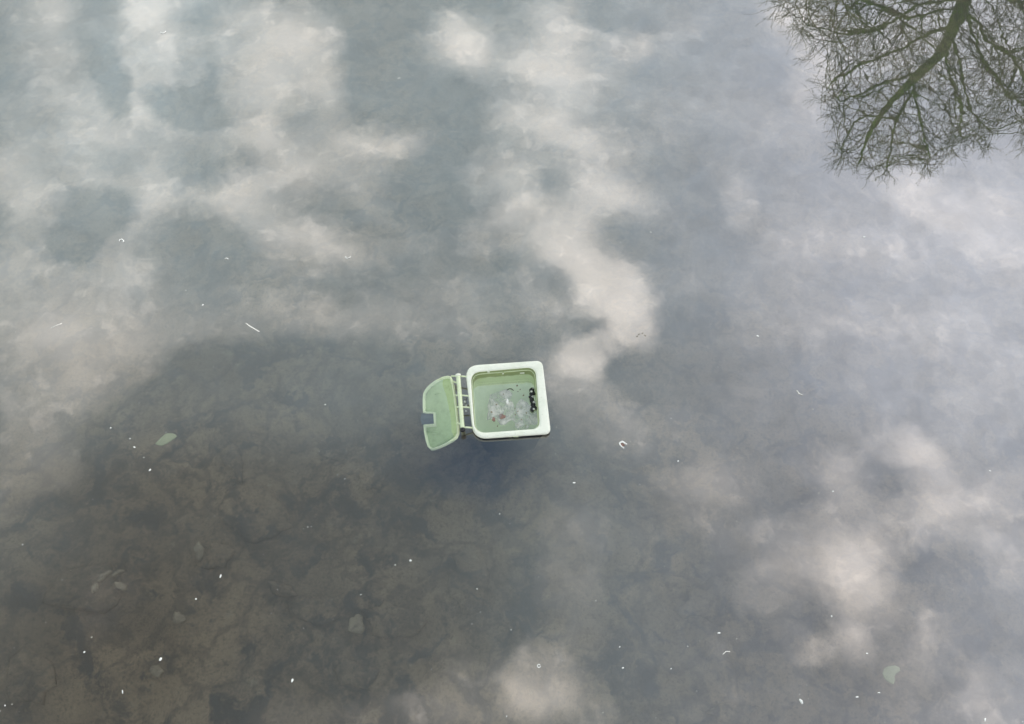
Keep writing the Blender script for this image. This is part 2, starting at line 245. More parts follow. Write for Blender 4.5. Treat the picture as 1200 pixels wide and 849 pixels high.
M['recess'] = material('dark_recess_plastic', plastic((.07, .09, .11), (.04, .05, .06), .4, .5))
M['black'] = material('black_rubber', plastic((.012, .013, .016), (.04, .04, .04), .3, .3))
M['white'] = material('white_bits', lambda t, o: bsdf(t, o, (.86, .87, .82), .5))
M['fleck'] = material('pale_seed_fluff', lambda t, o: bsdf(t, o, t.mix(t.rng(t.noise(pos(t), 3, 3), .4, .6), (.86, .87, .84), (.55, .54, .47)), .6))
M['grey'] = material('grey_bits', lambda t, o: bsdf(t, o, (.42, .43, .41), .6))
M['red'] = material('reddish_paper', lambda t, o: bsdf(t, o, t.mix(t.noise(pos(t), 60, 4), (.13, .05, .035), (.38, .25, .20)), .7))
M['brown'] = material('brown_leaf', lambda t, o: bsdf(t, o, t.mix(t.noise(pos(t), 40, 4), (.12, .10, .05), (.30, .26, .16)), .6))
M['straw'] = material('pale_straw', lambda t, o: bsdf(t, o, (.92, .90, .82), .6))
M['leaf_green'] = material('pale_green_scrap', lambda t, o: bsdf(t, o, t.mix(t.noise(pos(t), 14, 4), (.36, .42, .24), (.52, .56, .37)), .6))
def film(t, out):
    p = pos(t); n = t.noise(p, 11, 9, .72, .35); n2 = t.noise(p, 55, 5, .75)
    col = t.mix(t.rng(n, .35, .65), (.36, .35, .28), (.80, .71, .64))
    col = t.mix(t.math('MULTIPLY', t.rng(n2, .60, .70), .7), col, (.10, .10, .09))
    b = t.add('ShaderNodeBsdfPrincipled'); t.put(b.inputs['Base Color'], col); b.inputs['Roughness'].default_value = .3
    t.put(b.inputs['Alpha'], t.rng(n, .36, .60, .05, .85))
    t.put(out.inputs[0], b.outputs[0])
M['film'] = material('wet_plastic_film', film)
def bedfn(t, out):
    p = pos(t)
    wn = t.vmath('ADD', p, t.vmath('SCALE', t.vmath('SUBTRACT', t.noise(p, 2.2, 5, .6, col=True), (.5, .5, .5)), scale=.7))
    big = t.noise(p, .9, 5, .6, .5); sm = t.noise(p, 7, 8, .68); crack = t.voro(wn, 1.7, 'DISTANCE_TO_EDGE')
    med_ = t.noise(wn, 2.6, 7, .62, .6)
    col = t.mix(t.rng(big, .35, .65), (.34, .285, .215), (.60, .48, .33))
    col = t.mix(t.rng(med_, .53, .36), col, (.10, .115, .13))
    col = t.mix(t.math('MULTIPLY', t.rng(crack, .10, .0), .5), col, (.07, .075, .085))
    col = t.mix(t.math('MULTIPLY', t.rng(sm, .50, .32), .7), col, (.10, .10, .10))
    col = t.mix(t.math('MULTIPLY', t.rng(sm, .60, .72), .7), col, (.60, .54, .40))
    grain = t.noise(p, 38, 5, .75); col = t.mix(t.math('MULTIPLY', t.rng(grain, .50, .36), .6), col, (.07, .07, .07))
    bsdf(t, out, col, .9, .2, bump=sm, bstr=.6, bdist=.04)
M['bed'] = material('silt_bed', bedfn)
def stonefn(a, b):
    def fn(t, out):
        p = pos(t); n = t.noise(p, 5, 7, .65)
        c = t.mix(t.rng(n, .35, .65), a, b); c = t.mix(t.math('MULTIPLY', t.rng(t.noise(p, 9, 7, .7), .52, .36), .75), c, (.12, .12, .11))
        bsdf(t, out, c, .85, .2, bump=n, bstr=.5, bdist=.03)
    return fn
M['stone'] = material('silted_stone', stonefn((.31, .265, .205), (.50, .42, .30)))
M['stone_pale'] = material('pale_stone', stonefn((.40, .36, .28), (.62, .56, .43)))
def groundfn(t, out):
    p = pos(t); n = t.noise(p, .35, 8, .6); f = t.noise(p, 9, 6, .7)
    col = t.mix(t.rng(n, .4, .6), (.055, .07, .025), (.12, .10, .06)); col = t.mix(t.rng(f, .55, .7), col, (.03, .04, .015))
    bsdf(t, out, col, .95, .2, bump=f, bstr=.8, bdist=.08)
M['ground'] = material('river_bank', groundfn)
def bark(a, b):
    def fn(t, out):
        p = pos(t); n = t.noise(p, 6, 6, .65); n2 = t.noise(p, 1.2, 3, .6)
        col = t.mix(t.rng(t.math('ADD', t.math('MULTIPLY', n, .5), t.math('MULTIPLY', n2, .5)), .38, .6), a, b)
        bsdf(t, out, col, .9, .2, bump=n, bstr=.7, bdist=.02)
    return fn
M['moss'] = material('mossy_bark', bark((.10, .24, .006), (.24, .50, .012)))
M['limb'] = material('limb_bark', bark((.10, .22, .012), (.20, .42, .02)))
M['twig'] = material('twig_bark', bark((.085, .12, .035), (.13, .26, .03)))

R0_IOR = 2.75                                                # the murky film-covered surface mirrors more than clean water
def waterfn(t, out, murk=True):
    p = pos(t)
    n = t.noise(p, 1.3, 3, .5); n2 = t.noise(t.vmath('MULTIPLY', p, (1, 1.8, 1)), 8, 4, .6)
    patch = t.rng(t.noise(p, .55, 3, .6), .52, .68)
    dist = t.vmath('LENGTH', t.vmath('MULTIPLY', t.vmath('SUBTRACT', p, (-.05, 3.15, 0)), (1, 1, 0)))
    near = t.rng(dist, .35, 1.15, 1.0, 0.0)
    ring = t.math('MULTIPLY', t.math('SINE', t.math('MULTIPLY', dist, 70.0)), t.math('MULTIPLY', near, .006))
    patch = t.math('ADD', patch, t.math('MULTIPLY', near, .7))
    h = t.math('ADD', ring, t.math('MULTIPLY', n, 1.0), t.math('MULTIPLY', n2, t.math('ADD', .02, t.math('MULTIPLY', patch, .06))))
    bn = t.add('ShaderNodeBump'); bn.inputs['Strength'].default_value = 1.0; bn.inputs['Distance'].default_value = .0016
    t.put(bn.inputs['Height'], h)
    fr = t.add('ShaderNodeFresnel'); fr.inputs[0].default_value = R0_IOR; t.put(fr.inputs[1], bn.outputs[0])
    gl = t.add('ShaderNodeBsdfGlossy'); gl.inputs['Roughness'].default_value = 0.012; t.put(gl.inputs['Normal'], bn.outputs[0])
    gl.inputs[0].default_value = (1, 1, 1, 1)
    tr = t.add('ShaderNodeBsdfTransparent'); tr.inputs[0].default_value = (.98, 1, .99, 1)
    geo = t.add('ShaderNodeNewGeometry')
    f = t.math('MULTIPLY', fr.outputs[0], t.math('SUBTRACT', 1.0, geo.outputs['Backfacing']))
    mx = t.add('ShaderNodeMixShader'); t.put(mx.inputs[0], f); t.put(mx.inputs[1], tr.outputs[0]); t.put(mx.inputs[2], gl.outputs[0])
    t.put(out.inputs[0], mx.outputs[0])
    if not murk: tr.inputs[0].default_value = (.90, .95, .92, 1); return
    v = t.add('ShaderNodeVolumePrincipled'); v.inputs['Color'].default_value = (.33, .305, .265, 1); v.inputs['Density'].default_value = .78
    v.inputs['Anisotropy'].default_value = 0.0
    t.put(out.inputs['Volume'], v.outputs[0])
M['water'] = material('murky_water', waterfn)
M['bin_water'] = material('standing_bin_water', lambda t, o: waterfn(t, o, False))

# ------------------------------------------------------------------ object helpers
def link(name, verts, faces, mats, parent=None, smooth=True, origin=None, fmat=None):
    o_ = Vector(origin) if origin is not None else (Vector(parent['_o']) if parent is not None else Vector((0, 0, 0)))
    me = bpy.data.meshes.new(name); me.from_pydata([tuple(Vector(v) - o_) for v in verts], [], faces)
    for m_ in (mats if isinstance(mats, (list, tuple)) else [mats]): me.materials.append(m_)
    if fmat: me.polygons.foreach_set('material_index', fmat)
    if smooth: me.polygons.foreach_set('use_smooth', [True] * len(me.polygons))
    me.update()
    o = bpy.data.objects.new(name, me); C.objects.link(o)
    if parent is not None:
        o.parent = parent
        d = Vector(o_) - Vector(parent['_o'])
        o.location = d; o['_o'] = tuple(o_)
    else:
        o.location = o_; o['_o'] = tuple(o_)
    return o
def empty(name, loc):
    o = bpy.data.objects.new(name, None); C.objects.link(o); o.location = loc; o['_o'] = tuple(loc); o.empty_display_size = .2; return o
def tag(o, label=None, cat=None, group=None, kind=None):
    if label: o['label'] = label
    if cat: o['category'] = cat
    if group: o['group'] = group
    if kind: o['kind'] = kind
    return o
def rounded(corners, radii, n=7):                            # closed outline with rounded corners, in 2-D
    out = []; k = len(corners)
    for i in range(k):
        p, a, b = (Vector(corners[i]), Vector(corners[i - 1]), Vector(corners[(i + 1) % k]))
        r = radii[i]; u = (a - p).normalized(); v = (b - p).normalized(); s, e = p + u * r, p + v * r
        for j in range(n + 1):
            t = j / n; out.append(tuple(s * (1 - t) ** 2 + p * 2 * t * (1 - t) + e * t ** 2))
    return out
def loft(loops, close_end=False):
    n = len(loops[0]); vs = [v for l in loops for v in l]; fs = []
    for i in range(len(loops) - 1):
        for j in range(n):
            a, b = i * n + j, i * n + (j + 1) % n; fs.append((a, b, b + n, a + n))
    if close_end: fs.append(tuple(range((len(loops) - 1) * n, len(loops) * n)))
    return vs, fs
def tube(pts, rad, n=8, caps=True):
    pts = [Vector(p) for p in pts]; rad = rad if isinstance(rad, (list, tuple)) else [rad] * len(pts); loops = []
    for i, p in enumerate(pts):
        d = (pts[min(i + 1, len(pts) - 1)] - pts[max(i - 1, 0)]).normalized()
        a = d.orthogonal().normalized() if i == 0 else (a - d * a.dot(d)).normalized()
        b = d.cross(a)
        loops.append([p + (a * math.cos(2 * math.pi * k / n) + b * math.sin(2 * math.pi * k / n)) * rad[i] for k in range(n)])
    vs, fs = loft(loops)
    if caps: fs.append(tuple(reversed(range(n)))); fs.append(tuple(range(len(vs) - n, len(vs))))
    return vs, fs
def join(*parts):
    vs, fs = [], []
    for v, f in parts:
        o = len(vs); vs += list(v); fs += [tuple(i + o for i in q) for q in f]
    return vs, fs
def slab(outline, thick, jitter=0.0, mid=None):              # closed lumpy plate from a 3-D outline
    c = sum((Vector(p) for p in outline), Vector()) / len(outline)
    up = Vector((0, 0, 1)); top = [Vector(p) + up * thick * .5 for p in outline]; bot = [Vector(p) - up * thick * .5 for p in outline]
    inn = [c + (Vector(p) - c) * .86 + up * thick * .95 for p in outline]
    inn2 = [c + (Vector(p) - c) * .45 + up * (thick * 1.1 + jitter * noise.noise(Vector(p) * 7)) for p in outline]
    vs, fs = loft([bot, top, inn, inn2]); n = len(outline)
    vs.append(c + up * thick * 1.15); fs += [(3 * n + i, 3 * n + (i + 1) % n, 4 * n) for i in range(n)]
    fs.append(tuple(reversed(range(n)))); return vs, fs

# ------------------------------------------------------------------ the setting: river bed, banks, water
BED = -0.95
def grid(name, xs, ys, zf, mat):
    vs = [(x, y, zf(x, y)) for y in ys for x in xs]; nx = len(xs)
    fs = [(j * nx + i, j * nx + i + 1, (j + 1) * nx + i + 1, (j + 1) * nx + i) for j in range(len(ys) - 1) for i in range(nx - 1)]
    return link(name, vs, fs, mat)
def bedz(x, y):
    p = Vector((x, y, 0))
    z = BED + .10 * noise.noise(p * .6) + .07 * noise.noise(p * 1.7 + Vector((3, 1, 0))) + .03 * noise.noise(p * 5)
    return z
def terr(x, y):
    e = max(0.0, max(y - 12.4, -16.4 - y))
    if e <= 0: return bedz(x, y)
    return min(BED + e * 1.1, .35 + .02 * e) + .12 * noise.noise(Vector((x, y, 5)) * .5)
xs = [-3000, -600, -120, -50, -25, -14] + [-9 + .12 * i for i in range(151)] + [14, 25, 50, 120, 600, 3000]
ys = [-3000, -600, -100, -40, -25, -18, -16.4, -12, -7, -3] + [-.6 + .12 * i for i in range(92)] + [11.2, 12, 12.6, 13.2, 14, 15, 16.5, 18.5, 21, 25, 32, 45, 80, 200, 700, 3000]
bed = grid('river_bed', xs, ys, terr, M['bed']); tag(bed, kind='structure')
bed.data.materials.append(M['ground'])
for f_ in bed.data.polygons:
    if f_.center.y > 12.9 or f_.center.y < -16.6: f_.material_index = 1
# ------------------------------------------------------------------ the wheelie bin
def rimz(py): return .165 - .115 * (py - 422) / 92
outer = rounded([(544.7, 428.6), (635.6, 422.4), (645.7, 508), (554.6, 514.5)], [16, 8, 7, 17])
inner = rounded([(551.0, 436.3), (627.6, 429.8), (633.2, 502.6), (556.0, 508.2)], [12, 11, 10, 14])
O3 = [at(x, y, rimz(y)) for x, y in outer]; I3 = [at(x, y, rimz(y)) for x, y in inner]
ctr = sum(I3, Vector()) / len(I3)
slope = (rimz(422) - rimz(514)) / (at(595, 422, .15).y - at(595, 514, .1).y)
nrm = Vector((0, -slope, 1)).normalized(); down = -nrm
bin_o = empty('wheelie_bin', (ctr.x, ctr.y, 0))
tag(bin_o, 'pale green wheelie bin standing flooded in the water with its lid thrown open', 'wheelie bin')
def shrink(loop, k, d): return [ctr + (p - ctr) * k + down * d for p in loop]
Om = [(o * .985 + ctr * .015) for o in O3]
lo = [[p + down * .030 for p in O3], [p + down * .008 for p in O3], [p + nrm * .000 for p in Om],
      [o * .75 + i * .25 + nrm * .004 for o, i in zip(O3, I3)], [o * .2 + i * .8 + nrm * .003 for o, i in zip(O3, I3)], I3, [p + down * .012 for p in shrink(I3, .99, 0)]]
v, f = loft(lo); link('rim', v, f, M['rim'], bin_o)
L = .98
ins = [shrink(I3, .99, .010), shrink(I3, .985, .055), shrink(I3, .962, .062), shrink(I3, .955, .10), shrink(I3, .945, .16), shrink(I3, .91, .21), shrink(I3, .80, .245), shrink(I3, .55, .26)]
v1, f1 = loft(ins, True)
OB = [o * .55 + i * .45 for o, i in zip(O3, I3)]
outs = [shrink(OB, 1.0, .012), shrink(OB, .985, .06), shrink(OB, .97, .20), shrink(OB, .82, L - .06), shrink(OB, .78, L)]
v2, f2 = loft(outs, True)
vv, ff = join((v1, f1), (v2, [tuple(reversed(q)) for q in f2]))
link('body', vv, ff, [M['inner'], M['dark_outer']], bin_o, fmat=[0] * len(f1) + [1] * len(f2))
# river water: one closed volume that stops inside the bin's walls; clearer rain water stands in the bin at the same level
KI = ((-.02, 1), (.01, .99), (.055, .985), (.062, .962), (.10, .955), (.16, .945), (.21, .91), (.245, .80), (.26, .55))
KO = ((-.02, 1), (.012, 1), (.06, .985), (.20, .97), (L - .06, .82), (L, .78))
def kk(tab, d):
    for (d0, k0), (d1, k1) in zip(tab, tab[1:]):
        if d <= d1: return k0 + (k1 - k0) * max(0, (d - d0)) / (d1 - d0)
    return tab[-1][1]
def wallpt(j, d, mixf=.5): return (ctr + (I3[j] - ctr) * kk(KI, d) + down * d) * (1 - mixf) + (ctr + (OB[j] - ctr) * kk(KO, d) + down * d) * mixf
def depth_at(j, z, mixf=.5):
    lo_, hi_ = 0.0, .5
    for _ in range(40):
        m_ = (lo_ + hi_) / 2
        if wallpt(j, m_, mixf).z > z: lo_ = m_
        else: hi_ = m_
    return lo_
NJ = len(I3); d0s = [depth_at(j, 0.0) for j in range(NJ)]
line = [wallpt(j, d0s[j]) for j in range(NJ)]
for p in line: p.z = 0.0
deep = [[wallpt(j, d_, .55) for j in range(NJ)] for d_ in (.19,)] + [[ctr + (OB[j] - ctr) * kk(KO, d_) * .975 + down * d_ for j in range(NJ)] for d_ in (.35, .6)]
bottom = [ctr + (OB[j] - ctr) * .8 + down * .7 for j in range(NJ)]
X0, X1, Y0, Y1, Z0 = -400, 400, -18.5, 13.9, -2.2
bm = bmesh.new()
ov = [bm.verts.new(p) for p in ((X0, Y0, 0), (X1, Y0, 0), (X1, Y1, 0), (X0, Y1, 0))]; lv = [bm.verts.new(p) for p in line]
es = [bm.edges.new((ov[i], ov[(i + 1) % 4])) for i in range(4)] + [bm.edges.new((lv[i], lv[(i + 1) % NJ])) for i in range(NJ)]
bmesh.ops.triangle_fill(bm, edges=es, use_beauty=True, normal=(0, 0, 1))
prev = lv
for lp in deep + [bottom]:
    cur = [bm.verts.new(p) for p in lp]
    for i in range(NJ): bm.faces.new((prev[i], prev[(i + 1) % NJ], cur[(i + 1) % NJ], cur[i]))
    prev = cur
bm.faces.new(prev)
bv = [bm.verts.new((v_.co.x, v_.co.y, Z0)) for v_ in ov]
for i in range(4): bm.faces.new((ov[i], ov[(i + 1) % 4], bv[(i + 1) % 4], bv[i]))
bm.faces.new(bv)
bmesh.ops.recalc_face_normals(bm, faces=bm.faces[:])
wm = bpy.data.meshes.new('water'); bm.to_mesh(wm); bm.free(); wm.materials.append(M['water'])
water = bpy.data.objects.new('water', wm); C.objects.link(water); tag(water, kind='structure')
pool = [wallpt(j, depth_at(j, 0.0, .08), .08) for j in range(NJ)]
for p in pool: p.z = 0.0
pc = sum(pool, Vector()) / NJ
bw = link('bin_water', pool + [pc], [((i + 1) % NJ, i, NJ) for i in range(NJ)], M['bin_water'], smooth=False, origin=pc)
tag(bw, kind='stuff')
led = shrink(I3, .972, .052); led.append(led[0])
v, f = tube(led, .0045, 6, False); link('inner_ledge', v, f, M['lid_edge'], bin_o)
# pale bars modelled for small highlights on far inner wall and glints under near rim
for px, py, d_, l_ in ((572.5, 436.2, .02, .022), (589.5, 438.3, .045, .014), (612, 437.6, .05, .04)):
    c_ = at(px, py, rimz(431) - d_); v, f = tube([c_ + Vector((-l_ / 2, 0, 0)), c_ + Vector((l_ / 2, .002, 0))], .005, 6)
    link('wall_highlight', v, f, M['rim'], bin_o)
for px, l_ in ((598, .03), (604.5, .045)):
    c_ = at(px, 511.6, rimz(510) - .03); v, f = tube([c_ + Vector((-l_ / 2, 0, 0)), c_ + Vector((l_ / 2, 0, 0))], .008, 6)
    link('rim_glint', v, f, M['lid_edge'], bin_o)
# hinge bar, ribs and end caps on the left side
ha, hb = at(536.8, 439.5, .13), at(542.0, 502.5, .085)
v, f = tube([ha + (hb - ha) * t for t in (0, .02, .5, .98, 1)], [.017, .019, .019, .019, .017], 14)
link('hinge_bar', v, f, M['lid_edge'], bin_o)
hd = (hb - ha).normalized()
v, f = tube([ha - hd * .006, ha - hd * .004, ha + hd * .012, ha + hd * .014], [.018, .024, .024, .019], 14); link('end_cap', v, f, M['rim'], bin_o)
v, f = tube([hb - hd * .004, hb, hb + hd * .024, hb + hd * .027], [.02, .023, .023, .016], 14)
tag(link('end_cap', v, f, M['black'], bin_o), 'black end cap of the hinge bar')
for (x0, y0, x1, y1, r_) in ((548.5, 441.8, 529, 441.0, .008), (551.0, 464.4, 533.5, 463.6, .0075), (552.0, 478, 535, 477.2, .0075), (553.5, 501.6, 540.5, 501.2, .008)):
    a_, b_ = at(x0, y0, rimz(y0) - .01), at(x1, y1, .09); mid = (a_ + b_) / 2 + Vector((0, 0, .006))
    v, f = tube([a_, mid, b_], r_, 8); link('hinge_rib', v, f, M['lid_edge'], bin_o)
for (x0, y0, x1, y1) in ((530, 447, 536, 449), (535, 496, 540, 497)):
    v, f = tube([at(x0, y0, .045), at(x1, y1, .09)], .008, 8); link('hinge_knuckle', v, f, M['lid_edge'], bin_o)
# lid: a shallow tray hanging back into the water, with a handle recess cut through its far edge
lid_px = [(528.5, 441.5, .055), (524.5, 440.2, .04), (518, 441.6, .02), (510, 445.6, -.005), (503, 450.8, -.035), (498.4, 455.6, -.055), (495.8, 460.5, -.07), (494.9, 467, -.078),
          (495.0, 476, -.082), (495.3, 483.8, -.085), (507.6, 484.4, -.045), (508.2, 496.6, -.045), (495.9, 497.6, -.088), (496.6, 507, -.09), (498.6, 517, -.09),
          (500.8, 523.5, -.088), (503.8, 526.6, -.08), (508.0, 526.6, -.065), (514, 524.5, -.045), (522, 521, -.02), (530, 516.6, .005), (535, 512.6, .025), (537.2, 507, .035),
          (537.0, 497, .045), (535.6, 482, .052), (533.4, 464, .057), (531.2, 450, .06)]
lid3 = [at(x, y, z) for x, y, z in lid_px]
lc = sum(lid3, Vector()) / len(lid3)
ln = Vector((-.28, 0.02, 1)).normalized()
def inset2d(pts, d):
    out = []; n = len(pts); area = sum(pts[i].x * pts[(i + 1) % n].y - pts[(i + 1) % n].x * pts[i].y for i in range(n))
    s = 1 if area > 0 else -1
    for i in range(n):
        a = (pts[i] - pts[i - 1]); b = (pts[(i + 1) % n] - pts[i])
        na = Vector((-a.y, a.x, 0)).normalized() * s; nb = Vector((-b.y, b.x, 0)).normalized() * s
        m_ = (na + nb); m_ = m_.normalized() * min(1.5, 1 / max(.4, m_.length / 2))
        out.append(pts[i] + m_ * d)
    return out
lidr = [p + ln * .0 for p in lid3]; in1 = inset2d(lid3, .012); in2 = inset2d(lid3, .022)
v, f = loft([[p - ln * .030 for p in lid3], [p - ln * .004 for p in lid3], [p * .5 + q * .5 + ln * .004 for p, q in zip(lid3, in1)], [p - ln * .0 for p in in1], [p - ln * .022 for p in in2]])
lid_o = empty('lid', lc); lid_o.parent = bin_o; lid_o.location = lc - Vector(bin_o['_o'])
link('lid_rim', v, f, M['lid_edge'], lid_o)
pan = [p - ln * .0225 for p in in2]; bm = bmesh.new(); bv = [bm.verts.new(p) for p in pan]; fc = bm.faces.new(bv)
bmesh.ops.triangulate(bm, faces=[fc]); bmesh.ops.subdivide_edges(bm, edges=bm.edges[:], cuts=3, use_grid_fill=True)
for q in bm.verts: q.co += ln * .007 * noise.noise(q.co * 6)
bm.verts.index_update(); v = [q.co.copy() for q in bm.verts]; f = [tuple(x.index for x in q.verts) for q in bm.faces]; bm.free()
cup = [at(494.0, 484.6, -.10), at(500, 484.2, -.09), at(508.2, 484.2, -.062), at(508.8, 490, -.06), at(508.6, 496.8, -.062), at(501, 497.4, -.09), at(494.6, 497.6, -.10), at(492.6, 491, -.105)]
v_, f_ = loft([[p - ln * .018 for p in cup], cup]); f_.append(tuple(range(8, 16))); f_.append(tuple(reversed(range(8))))
tag(link('handle_recess', v_, f_, M['recess'], lid_o, smooth=False), 'dark grey handle recess in the lid edge')
if True:
    link('panel', v, f, M['lid'], lid_o)
for pts in (((505, 453.5, -.045), (512, 451, -.02), (521, 446.8, .01), (528, 444.5, .035)), ((509, 461.5, -.035), (516, 459.8, -.012), (524, 456, .015), (530.5, 453.5, .04)),
            ((511, 522.5, -.06), (520, 518.3, -.03), (529, 512, .0), (533.5, 507.5, .02)), ((499.5, 505.5, -.095), (506, 506, -.075), (512, 506, -.055)), ((497.5, 479.2, -.095), (503, 479.6, -.075))):
    v, f = tube([at(*q) - ln * .012 for q in pts], .006, 6); link('moulded_ridge', v, f, M['lid'], lid_o)

# ------------------------------------------------------------------ litter floating inside the bin
def crumple(cx, cy, rx, ry, z, amp, name, mat, seed, label, cat, n=26, z_scale=1.0):
    vs, fs = [], []
    for j in range(n + 1):
        for i in range(28):
            a = 2 * math.pi * i / 28; r = j / n * (1 + .50 * noise.noise(Vector((math.cos(a) * 1.6, math.sin(a) * 1.6, seed))) + .22 * noise.noise(Vector((math.cos(a) * 5, math.sin(a) * 5, seed))))
            p = at(cx + rx * r * math.cos(a), cy + ry * r * math.sin(a), z)
            q = Vector((p.x, p.y, seed)); p.z = z + amp * (noise.noise(q * 9) + .6 * noise.noise(q * 22) + .4 * abs(noise.noise(q * 40)))
            vs.append(p)
    for j in range(n):
        for i in range(28):
            a_, b_ = j * 28 + i, j * 28 + (i + 1) % 28; fs.append((a_, b_, b_ + 28, a_ + 28))
    v2 = [p - Vector((0, 0, .0012)) for p in vs]; k = len(vs)
    rimf = [(n * 28 + i, n * 28 + (i + 1) % 28, n * 28 + (i + 1) % 28 + k, n * 28 + i + k) for i in range(28)]
    o = link(name, vs + v2, fs + [tuple(x + k for x in reversed(q)) for q in fs] + rimf, mat, origin=at(cx, cy, z)); return tag(o, label, cat)
crumple(587, 479, 18, 18, -.014, .016, 'plastic_film', M['film'], 3.1, 'crumpled wet plastic film afloat in the middle of the bin, pinkish grey', 'plastic film')
crumple(615, 487, 15, 15, -.022, .012, 'plastic_film', M['film'], 8.4, 'smaller speckled plastic film in the lower right corner inside the bin', 'plastic film')
crumple(588.5, 488, 4.2, 3, .001, .008, 'paper_scrap', M['red'], 5.2, 'larger reddish brown scrap on the plastic film in the bin', 'paper scrap', 8)
crumple(578.5, 492, 2.0, 2.6, .001, .007, 'paper_scrap', M['red'], 6.7, 'smaller reddish scrap at the left tip of the floating film', 'paper scrap', 8)
crumple(594.6, 471, 1.5, 2.8, .004, .008, 'foam_scrap', M['white'], 9.9, 'white scrap in the middle of the film inside the bin', 'foam scrap', 6)
v, f = tube([at(x, y, .003) for x, y in ((594, 457.6), (596.5, 455.8), (599.5, 456), (602, 457.8))], [.003, .004, .004, .002], 6)
tag(link('twig', v, f, M['black'], origin=at(598, 456, 0)), 'short dark curved twig above the film inside the bin', 'twig')
frag = [(606, 452), (609.5, 456.5), (607, 459), (613.5, 463.5), (603.5, 479), (607, 482), (604, 486), (611, 478), (617, 484), (620.5, 489), (611, 492), (607, 498), (616, 499), (583, 499.5), (576, 483), (622, 497), (590, 462), (582, 474)]
fr0 = None
for i, (x, y) in enumerate(frag):
    if fr0 is None:
        fr0 = crumple(x, y, 1.1, .9, .002, .004, 'litter_fragment', M['brown'], 1.7, None, None, 3); o = fr0
    else:
        o = fr0.copy(); C.objects.link(o); o.location = at(x, y, .002); o.rotation_euler.z = i * 1.3; s_ = random.uniform(.6, 1.3); o.scale = (s_, s_ * .7, 1)
    tag(o, 'tiny dark litter fragment afloat inside the flooded bin', 'litter', 'dark litter fragments inside the bin')
def lump(c, r, seed, sq=(1, 1, 1)):
    bm = bmesh.new(); bmesh.ops.create_icosphere(bm, subdivisions=2, radius=1)
    for q in bm.verts:
        n_ = 1 + .35 * noise.noise(q.co * 1.8 + Vector((seed, 0, 0))); q.co = Vector((q.co.x * sq[0], q.co.y * sq[1], q.co.z * sq[2])) * r * n_ + Vector(c)
    bm.verts.index_update(); v = [q.co.copy() for q in bm.verts]; f = [tuple(x.index for x in q.verts) for q in bm.faces]; bm.free(); return v, f
BS = 1.25
bl = empty('black_debris', at(624, 468, .0)); tag(bl, 'clump of black lumps with white spots floating against the right inner wall', 'debris')
for k, (x, y, r_) in enumerate(((623.5, 457.5, .020), (623.6, 462, .019), (623.2, 468.5, .021), (624.6, 474.5, .019), (626.4, 478.5, .021), (623.6, 480.3, .017), (624.6, 460.0, .014), (622.4, 465.2, .015), (625.0, 471.6, .016), (625.6, 476.4, .014))):
    v, f = lump(at(x, y, .012), r_ * BS, k * 3.3, ((1, 1, .7), (1.3, .7, .6), (.8, 1.2, .7))[k % 3]); link('black_lump', v, f, M['black'], bl)
for k, (x, y, r_) in enumerate(((622.8, 459.0, .010), (624.4, 464.9, .012), (625.8, 471.4, .012), (621.8, 477.0, .007), (625.6, 479.6, .009), (624.8, 455.0, .007))):
    v, f = lump(at(x, y, .028), r_ * .95, k * 5.1 + 1, (1.2, 1, .6)); link('white_spot', v, f, M['white'] if k in (0, 4) else M['grey'], bl)
fo = empty('foam_clump', at(545, 472, 0)); tag(fo, 'small grey and white foam clump caught between hinge bar and bin', 'foam clump')
for k, (x, y, r_) in enumerate(((545.2, 471.2, .014), (544.2, 474.4, .013), (546.5, 475.2, .011), (545.6, 467.6, .012), (546.3, 482, .009))):
    v, f = lump(at(x, y, .006), r_, k * 2.9, (1, 1, .6)); link('foam_bead', v, f, (M['white'], M['grey'])[k % 2], fo)

# ------------------------------------------------------------------ things under the water
def outline_thing(name, mat, org, sc, pts, z, thick, label, cat, tilt=0.0):
    P = [(org[0] + x / sc, org[1] + y / sc) for x, y in pts]
    q = []
    for i in range(len(P)):
        a, b = P[i], P[(i + 1) % len(P)]
        q += [at(a[0], a[1], z + tilt * (a[0] - P[0][0])), at((a[0] + b[0]) / 2, (a[1] + b[1]) / 2, z + tilt * ((a[0] + b[0]) / 2 - P[0][0]))]
    v, f = slab(q, thick, thick); c = sum(q, Vector()) / len(q)
    return tag(link(name, v, f, mat, origin=c), label, cat)
outline_thing('sunken_leaf', M['leaf_green'], (170, 490), 16.98, [(200, 520), (240, 470), (340, 370), (420, 310), (560, 310), (600, 330), (635, 365), (600, 400), (500, 470), (420, 520), (330, 555), (250, 545)],
              -.40, .004, 'large pale green leaf sunk just below the surface left of the bin', 'leaf')
outline_thing('sunken_leaf', M['leaf_green'], (1020, 770), 21.2, [(300, 400), (340, 290), (430, 230), (600, 210), (720, 260), (740, 350), (640, 420), (600, 480), (610, 600), (570, 690), (480, 650), (380, 580), (320, 500)],
              -.46, .004, 'round notched pale green leaf sunk under the cloud reflection at lower right', 'leaf')
